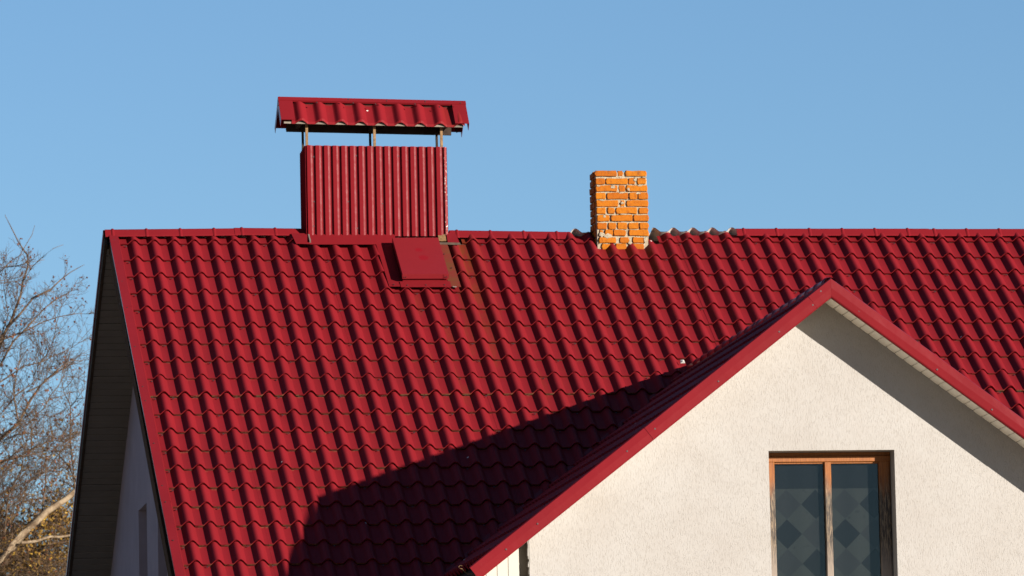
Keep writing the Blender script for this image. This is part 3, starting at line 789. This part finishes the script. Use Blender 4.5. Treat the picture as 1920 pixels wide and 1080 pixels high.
# ------------------------------------------------------------------ roof hatch
def hatch_lid_mat():
    t = NT('hatch_lid_paint'); x, y, z = t.xyz()
    c = t.mix(t.ramp(t.noise(2.5, 3), 0.3, 0.7), RED, tuple(v*.93 for v in RED))
    for (xc, zc, rx, rz) in ((2.560, Z0 - .335, .036, .020), (2.585, Z0 - .425, .045, .028)):
        a = t.math('DIVIDE', t.math('SUBTRACT', x, xc), rx); b = t.math('DIVIDE', t.math('SUBTRACT', z, zc), rz)
        d = t.math('ADD', t.math('MULTIPLY', a, a), t.math('MULTIPLY', b, b))
        d = t.math('ADD', d, t.math('MULTIPLY', t.math('SUBTRACT', t.noise(40, 3), 0.5), 0.9))
        c = t.mix(t.ramp(d, 1.15, 0.8), c, (0.15, 0.004, 0.008))
    t.bump(t.noise(5, 2), 0.2, 0.01)
    return t.done(c, 0.42, 0.35)
hx0, hx1, hs0, hs1, hh = 2.350, 2.772, .515, 1.298, .092
m = MB(); m.box((hx0 + .008, -hs1 + .016, -.03), (hx1 - .008, -hs0, hh - .004)); hatch = m.build('roof_hatch', M_RED, house, RF, 'small red sheet metal hatch box in front of the clad chimney')
m = MB(); m.box((hx0, -hs1, hh - .003), (hx1, -hs0 + .0, hh + .001)); m.box((hx0, -hs1 - .002, hh - .045), (hx1, -hs1 + .001, hh - .003)); m.box((hx0 - .001, -hs1, hh - .04), (hx0 + .002, -hs0, hh - .003)); m.box((hx1 - .002, -hs1, hh - .04), (hx1 + .001, -hs0, hh - .003)); m.box((hx1 - .048, -hs1 - .005, hh - .044), (hx1 + .001, -hs1 - .002, hh - .004)); m.box((hx0 - .001, -hs1 - .005, hh - .044), (hx0 + .04, -hs1 - .002, hh - .004))
m.build('lid', hatch_lid_mat(), hatch, RF)
m = MB(); rquad(m, [(2.225, 1.372, .006), (2.352, 1.372, .006), (2.352, .46, .006), (2.210, .46, .005)]); m.build('flashing', M_RED, hatch)
m = MB(); rquad(m, [(2.33, 1.392, .009), (2.79, 1.392, .009), (2.79, 1.283, .014), (2.33, 1.283, .014)]); m.build('flashing', M_RED, hatch)
t = NT('rust_stained_paint'); n_ = t.ramp(t.noise(7, 5, 0.6), 0.30, 0.62); cc = t.mix(n_, (0.115, 0.0105, 0.008), (0.085, 0.024, 0.007)); M_STAIN = t.done(cc, 0.6, 0.3)
m = MB(); rquad(m, [(2.772, 1.375, .007), (2.878, 1.388, .006), (2.868, .47, .006), (2.772, .47, .007)]); m.build('flashing', M_STAIN, hatch, None, 'rust stained right flashing')
m = MB(); rquad(m, [(2.80, 1.398, .012), (2.835, 1.40, .008), (2.835, 1.392, .012), (2.80, 1.389, .014)]); m.build('sealant', M_SEAL, hatch)
m = MB()
for (x_, s__) in ((2.27, 1.35), (2.39, 1.365), (2.56, 1.362), (2.73, 1.362), (2.81, .70), (2.84, 1.0)): screw(m, on_roof(x_, s__, .012), (0, -S, C), .0065)
for (x_, s__) in ((2.365, 1.3045), (2.382, 1.3045), (2.755, 1.3045), (2.74, 1.3045)): screw(m, on_roof(x_, s__, hh - .024), (0, -C, -S), .004)
m.build('hatch_screws', M_SCREW, hatch, kind='stuff')

# ------------------------------------------------------------------ brick chimney
BY = -.378
def bx(cx_, cy_):                                                      # drawing units of the front face to metres
    X = 1080 + cx_/6.75; Y = 305 + cy_/6.75
    return 4.254 + (X - 1116 - .0215*(Y - 320))/206.0, Z0 + .432 - (Y - 320)/201.6
BXL, BXR = bx(252, 500)[0], bx(940, 500)[0]
BD = .30
ZBT = bx(0, 98)[1]
cm = MB()
nx, nz = 14, 26
def mcore(u, v): 
    return BXL + .012 + (BXR - BXL - .024)*u, Z0 - .42 + (ZBT - .012 - Z0 + .42)*v
ring = []
for j in range(nz + 1):
    row = []
    v = j/nz; z_ = mcore(0, v)[1]
    def jit(a, b, c, amp=.006): return amp*noise.noise(Vector((a*31, b*31, c*31)))
    for i in range(nx): 
        x_ = BXL + .012 + (BXR - BXL - .024)*i/nx; row.append((x_, BY + .009 + jit(x_, 0, z_), z_))
    for i in range(8): y_ = BY + .009 + (BD - .018)*i/8; row.append((BXR - .010 + jit(1, y_, z_), y_, z_))
    for i in range(nx): x_ = BXR - .012 - (BXR - BXL - .024)*i/nx; row.append((x_, BY + BD - .009 + jit(x_, 3, z_), z_))
    for i in range(8): y_ = BY + BD - .009 - (BD - .018)*i/8; row.append((BXL + .010 + jit(5, y_, z_), y_, z_))
    ring.append(row)
cm.strip(ring, 0, False, closed=True); cm.add(ring[-1], [tuple(range(len(ring[-1])))])
bch = cm.build('chimney', M_MORTAR, house, None, 'small chimney of bright orange bricks with rough cream mortar')
def brick(poly, org, ex, ez, en, dep, proud):
    """poly in (a, b) on the face; rough outline, chamfered front"""
    m = MB(); n = len(poly); ca_ = sum(p[0] for p in poly)/n; cb_ = sum(p[1] for p in poly)/n
    def P3(a, b, d): return org + ex*a + ez*b + en*d
    back = [P3(a, b, -dep) for a, b in poly]; rim = [P3(a, b, proud - .004) for a, b in poly]
    face = []
    for a, b in poly:
        da, db = a - ca_, b - cb_; l_ = math.hypot(da, db); f_ = max(0, 1 - .005/l_) if l_ else 1
        face.append(P3(ca_ + da*f_, cb_ + db*f_, proud + rng.uniform(-.0015, .0015)))
    k_ = range(n)
    m.add(back + rim + face + [P3(ca_, cb_, proud + rng.uniform(-.001, .002))],
          [(i, (i+1) % n, n + (i+1) % n, n + i) for i in k_] + [(n+i, n+(i+1) % n, 2*n+(i+1) % n, 2*n+i) for i in k_] + [(2*n+i, 2*n+(i+1) % n, 3*n) for i in k_])
    return m.build('brick', M_BRICK, bch)
def rough_rect(a0, a1, b0, b1, j=.0028):
    w_ = a1 - a0; n = 3 if w_ > .12 else 2
    pts = []
    ch = min(.006, (b1-b0)*.15)
    for i in range(n + 1): 
        aa = a0 + ch + (w_ - 2*ch)*i/n; pts.append((aa + rng.uniform(-j, j), b0 + rng.uniform(-j, j)))
    pts.append((a1 + rng.uniform(-j, j), (b0+b1)/2 + rng.uniform(-j, j)))
    for i in range(n, -1, -1): 
        aa = a0 + ch + (w_ - 2*ch)*i/n; pts.append((aa + rng.uniform(-j, j), b1 + rng.uniform(-j, j)*1.3))
    pts.append((a0 + rng.uniform(-j, j), (b0+b1)/2 + rng.uniform(-j, j)))
    return pts
COURSES = [(98, 165, [(243, 530), (537, 612), (638, 916)]), (192, 268, [(248, 380), (385, 672), (675, 768), (792, 913)]),
 (282, 360, [(252, 540), (552, 645), (652, 932)]), (376, 457, [(250, 385), (398, 680), (688, 797), (803, 938)]),
 (472, 550, [(258, 552), (572, 636), (652, 940)]), (563, 640, [(264, 388), (405, 503), (517, 797), (815, 940)]),
 (657, 735, [(268, 437), (450, 735), (742, 945)]), (755, 835, [(270, 403), (415, 523), (537, 668), (680, 815), (820, 945)]),
 (845, 920, [(300, 352), (374, 480), (481, 648), (680, 942)]), (938, 1010, [(295, 523), (562, 690), (730, 880)]), (1020, 1095, [(330, 470), (510, 655), (735, 885)])]
EX, EZ = Vector((1, 0, 0)), Vector((0, 0, 1))
org0 = Vector((0, BY, 0))
for ci, (c0, c1, spans) in enumerate(COURSES):
    for (a, b) in spans:
        xa, zt = bx(a, c0); xb2, zb2 = bx(b, c1)
        pr_ = rng.uniform(.004, .010)
        if (ci, a) in ((2, 552), (4, 572), (0, 537)): pr_ = -.004
        dep = .10 if (a > 300 and b < 880) else .118
        brick(rough_rect(xa, xb2, zb2, zt), org0, EX, EZ, Vector((0, -1, 0)), dep*.4 if not (a < 300 or b > 880) else .055, pr_)
    zt, zb2 = bx(0, c0)[1], bx(0, c1)[1]
    # left, right and back faces, running bond
    for (o_, ex_, en_, L_) in ((Vector((BXL + .015*(ci/10.0 if False else 0), BY + BD, 0)), Vector((0, -1, 0)), Vector((-1, 0, 0)), BD), (Vector((BXR, BY, 0)), Vector((0, 1, 0)), Vector((1, 0, 0)), BD), (Vector((BXR, BY + BD, 0)), Vector((-1, 0, 0)), Vector((0, 1, 0)), BXR - BXL)):
        wds = [.12, .17] if L_ < .4 else [.22, .10, .15]
        if ci % 2: wds = wds[::-1]
        a = .002 if en_.y else (.004 if en_.x < 0 else .060)
        end = L_ - (.060 if en_.x < 0 else .004)
        lean = bx(252, (c0 + c1)/2)[0]
        for wd_ in wds:
            b = min(a + wd_, end)
            if b - a < .03: break
            brick(rough_rect(a, b - .008, zb2, zt), o_, ex_, EZ, en_, .05, rng.uniform(.0, .008)); a = b
# smears of mortar over the bricks
def smear(cx_, cy_, rx, ry, d=.0105):
    m = MB(); n = 11; xa, za = bx(cx_, cy_); rim = []; top_ = []
    for i in range(n):
        t_ = 2*math.pi*i/n; k = rng.uniform(.6, 1.25)
        rim.append((xa + rx*k*math.cos(t_), BY - .001, za + ry*k*math.sin(t_))); top_.append((xa + rx*k*.8*math.cos(t_), BY - d + rng.uniform(-.001, .001), za + ry*k*.8*math.sin(t_)))
    m.add(rim + top_ + [(xa, BY - d - .001, za)], [(i, (i+1) % n, n + (i+1) % n, n + i) for i in range(n)] + [(n+i, n+(i+1) % n, 2*n) for i in range(n)], 0, False)
    m.build('mortar_smear', M_MORTAR, bch)
for a in ((415, 930, .042, .034), (335, 905, .03, .03), (480, 297, .026, .020), (683, 335, .016, .018), (600, 375, .045, .010), (830, 285, .035, .012), (770, 212, .02, .022), (600, 505, .016, .016), (365, 675, .018, .015), (340, 470, .035, .010), (290, 290, .02, .012), (800, 385, .03, .008), (420, 655, .04, .008), (700, 1010, .02, .02), (895, 975, .018, .03), (620, 650, .05, .006), (880, 180, .03, .008)): smear(*a)

# ------------------------------------------------------------------ trees at the left
class Tree:
    def __init__(s, seed): s.b = MB(); s.t = MB(); s.r = random.Random(seed); s.tips = []
    def limb(s, pts, r0, r1, mb=None, n=5):
        k = len(pts); s_ = mb or s.b
        s_.tube(pts, [r0 + (r1 - r0)*i/(k-1) for i in range(k)], n)
    def twig(s, p, d, L, r, lev, mb):
        pts = [p]; n = 4 if L > .12 else 3; q = p.copy(); dd = d.copy()
        for i in range(n):
            dd = (dd + Vector((s.r.uniform(-.22, .22), s.r.uniform(-.22, .22), s.r.uniform(-.12, .26)))).normalized()
            q = q + dd * (L/n); pts.append(q.copy())
        mb.tube(pts, [r*(1 - .6*i/n) for i in range(n+1)], 4 if r > .003 else 3)
        if lev > 0:
            for i in range(1, n + 1):
                for _ in range(1 if s.r.random() < .75 else 2):
                    side = Vector((s.r.gauss(0, 1), s.r.gauss(0, 1), s.r.gauss(.2, .8))).normalized()
                    s.twig(pts[i], (dd*.75 + side*.8).normalized(), L*s.r.uniform(.35, .65), max(r*.6, .0020), lev - 1, mb)
        else: s.tips.append((pts[-1], dd))
LIMBS = [
 ([(-70, 860), (-30, 730), (10, 622), (22, 600), (40, 555), (45, 525), (53, 500), (50, 480), (35, 455), (28, 437), (18, 418), (8, 402)], .026, .004),
 ([(-50, 760), (-15, 670), (12, 615), (40, 585), (65, 558), (92, 542), (115, 525), (130, 513), (145, 503), (160, 495)], .024, .003),
 ([(-10, 700), (25, 640), (50, 615), (70, 590), (88, 573), (105, 560), (120, 553), (135, 545), (145, 520)], .016, .003),
 ([(-30, 660), (10, 635), (50, 618), (80, 605), (110, 594), (140, 588), (172, 590)], .014, .003),
 ([(-60, 760), (0, 718), (20, 705), (45, 688), (75, 678), (100, 668), (125, 655), (150, 642), (172, 630)], .014, .003),
 ([(-60, 880), (0, 824), (36, 793), (41, 783), (57, 750), (77, 722), (102, 699), (116, 689), (150, 668)], .034, .004),
 ([(36, 793), (30, 775), (26, 742), (30, 710), (33, 691), (40, 660)], .016, .004),
 ([(140, 922), (138, 880), (134, 834), (130, 818), (132, 783), (132, 763), (118, 734), (116, 707), (120, 680)], .014, .003),
 ([(132, 763), (147, 746), (161, 726)], .008, .003),
 ([(142, 902), (127, 873), (107, 849), (98, 830)], .013, .006),
 ([(-60, 880), (0, 864), (22, 860), (55, 851), (73, 847), (110, 838)], .022, .006),
 ([(-60, 560), (-20, 520), (5, 505), (20, 492), (38, 478), (60, 440), (64, 422)], .014, .003),
 ([(45, 525), (60, 500), (78, 482), (100, 466), (120, 457)], .008, .003),
 ([(-40, 560), (0, 527), (25, 523), (38, 518)], .008, .003), ([(0, 500), (30, 500), (55, 492), (85, 487)], .006, .003),
 ([(-60, 960), (-10, 935), (20, 915), (60, 900), (95, 880), (130, 868)], .013, .004),
 ([(10, 1000), (18, 930), (40, 880), (48, 840), (55, 800)], .016, .004), ([(-60, 820), (-10, 790), (30, 740), (60, 720), (85, 690), (110, 684)], .012, .003),
 ([(80, 960), (88, 900), (84, 860), (92, 820), (90, 780)], .011, .003), ([(-40, 690), (-5, 650), (15, 590), (8, 540), (12, 500)], .012, .003),
]
tb = thing('bare_tree', (at(-120, 900, 20.6).x, 20.6, 0), 'bare leafless tree with dry brown seed husks left of the house', 'tree')
T = Tree(5); trunk = MB()
base = at(-120, 900, 20.6)
trunk.tube([(base.x - .1, 20.6, -.2), (base.x - .05, 20.6, 1.5), (base.x - .15, 20.65, 3.5), (base.x, 20.6, base.z), (base.x + .1, 20.55, base.z + 1.2), (base.x + .25, 20.7, base.z + 2.8)], [.24, .19, .15, .11, .075, .04], 9)
trunk.build('trunk', M_BARK, tb)
for i in range(34):                                                    # more branches, thicker together low down
    x_, y_ = T.r.uniform(-90, 90), T.r.uniform(690, 1120); a_ = T.r.uniform(.15, 1.5); pts = [(x_, y_)]
    for j in range(5):
        a_ += T.r.uniform(-.35, .35); x_ += 24*math.cos(a_); y_ -= 24*math.sin(a_); pts.append((x_, y_))
    LIMBS.append((pts, T.r.uniform(.007, .014), .003))
for li, (pts, r0, r1) in enumerate(LIMBS):
    yb = 20.6 + T.r.uniform(-.9, .9); P3_ = []
    for i, (x_, y_) in enumerate(pts):
        yy = 20.6 + (yb - 20.6)*min(1, .25 + i/max(1, len(pts) - 1)); P3_.append(at(x_ + T.r.uniform(-2, 2), y_ + T.r.uniform(-2, 2), yy + T.r.uniform(-.02, .02)))
    T.limb(P3_, r0*.85, r1*.8)
    for i in range(1, len(P3_)):
        seg = P3_[i] - P3_[i-1]; nn = max(1, int(seg.length/.05))
        for j in range(nn):
            if T.r.random() < .12: continue
            xp, yp = px(P3_[i]); lim_ = 425 + max(0, xp - 15)*.62
            if yp < lim_ + 60 and T.r.random() < .45: continue
            q = P3_[i-1] + seg*((j + T.r.random())/nn)
            side = Vector((T.r.gauss(.15, 1), T.r.gauss(0, .7), T.r.gauss(.25, .9))).normalized()
            d = (seg.normalized()*.7 + side*.75).normalized()
            Lt = T.r.uniform(.12, .46) * (1.0 if yp > lim_ + 90 else .6)
            if px(q + d*Lt*1.3)[1] < lim_: continue
            T.twig(q, d, Lt, .0044, 2 if T.r.random() < .45 else 1, T.t)
T.b.build('branches', M_BARK, tb); T.t.build('twigs', M_BARK, tb, kind='stuff')
husk = MB()
def blob(mb, p, s, r_):
    vs = []
    for v in ((1,0,0),(-1,0,0),(0,1,0),(0,-1,0),(0,0,1),(0,0,-1)): vs.append(p + Vector(v)*s*r_.uniform(.5, 1.2))
    mb.add(vs, [(0,2,4),(2,1,4),(1,3,4),(3,0,4),(2,0,5),(1,2,5),(3,1,5),(0,3,5)], 0, False)
tp = T.tips[:]; T.r.shuffle(tp)
for p, d in tp[:900]:
    blob(husk, p, T.r.uniform(.009, .021), T.r)
    if T.r.random() < .4: blob(husk, p + Vector((T.r.uniform(-.02, .02), 0, T.r.uniform(-.02, .02))), .011, T.r)
husk.build('dry_husks', M_DRYLEAF, tb, kind='stuff')

# the tree with the pale limbs and golden leaves
tg = thing('autumn_tree', (at(-90, 1080, 22.5).x, 22.5, 0), 'autumn tree with golden brown leaves and pale sunlit limb low at left', 'tree')
G = Tree(11)
def lim(pts, Y, r0, r1, mb): G.limb([at(x_, y_, Y + .02*i) for i, (x_, y_) in enumerate(pts)], r0, r1, mb, 8)
pl = MB()
lim([(-100, 1230), (-60, 1110), (0, 1046), (22, 1027), (44, 1001), (67, 978), (89, 958), (107, 947), (124, 936), (142, 920), (170, 900)], 20.2, .060, .030, pl)
lim([(40, 1018), (60, 1016), (71, 1014), (82, 1010), (95, 1006), (111, 1007), (131, 1004), (160, 1000)], 20.15, .020, .014, pl)
pl.build('limb', M_PALEBARK, tg)
tk = MB(); bp = at(-90, 1080, 22.5); tk.tube([(bp.x, 22.5, -.2), (bp.x, 22.5, 2.5), (bp.x + .1, 22.4, 4.5), (bp.x + .2, 22.5, bp.z + 1)], [.2, .16, .12, .05], 8)
q0 = at(-100, 1230, 20.2); tk.tube([(bp.x, 22.5, 3.5), (q0 + Vector((-.2, .8, -.5))), q0], [.10, .08, .06], 8)
tk.build('trunk', M_BARK, tg)
lv = MB(); tw = MB()
def leaf(mb, p, s, r_):
    d = Vector((r_.gauss(0, 1), r_.gauss(0, 1), r_.gauss(-.3, .8))).normalized(); a = d.orthogonal().normalized(); a = (a + d.cross(a)*r_.uniform(-1, 1)).normalized(); n_ = d.cross(a)
    mb.add([p, p + d*s*.5 + a*s*.33 + n_*s*.1, p + d*s, p + d*s*.5 - a*s*.33 + n_*s*.1], [(0, 1, 2), (0, 2, 3)])
for i in range(330):
    x_ = G.r.uniform(-80, 190); y_ = 1130 - 190*abs(G.r.gauss(0, .55)) 
    p = at(x_, y_, 22.3 + G.r.uniform(-1.5, 1.5)); d = Vector((G.r.gauss(.2, 1), G.r.gauss(0, .6), G.r.gauss(.5, .7))).normalized()
    n0 = len(G.tips); G.twig(p, d, G.r.uniform(.25, .6), .006, 2, tw)
    for (q, dd) in G.tips[n0:]:
        dens = 1 if q.z < at(60, 960, 22.3).z else .35
        for _ in range(2):
            if G.r.random() < dens: leaf(lv, q + Vector((G.r.gauss(0, .05), G.r.gauss(0, .05), G.r.gauss(0, .04))), G.r.uniform(.03, .06), G.r)
tw.build('twigs', M_BARK, tg, kind='stuff'); lv.build('leaves', M_GOLD, tg, kind='stuff')
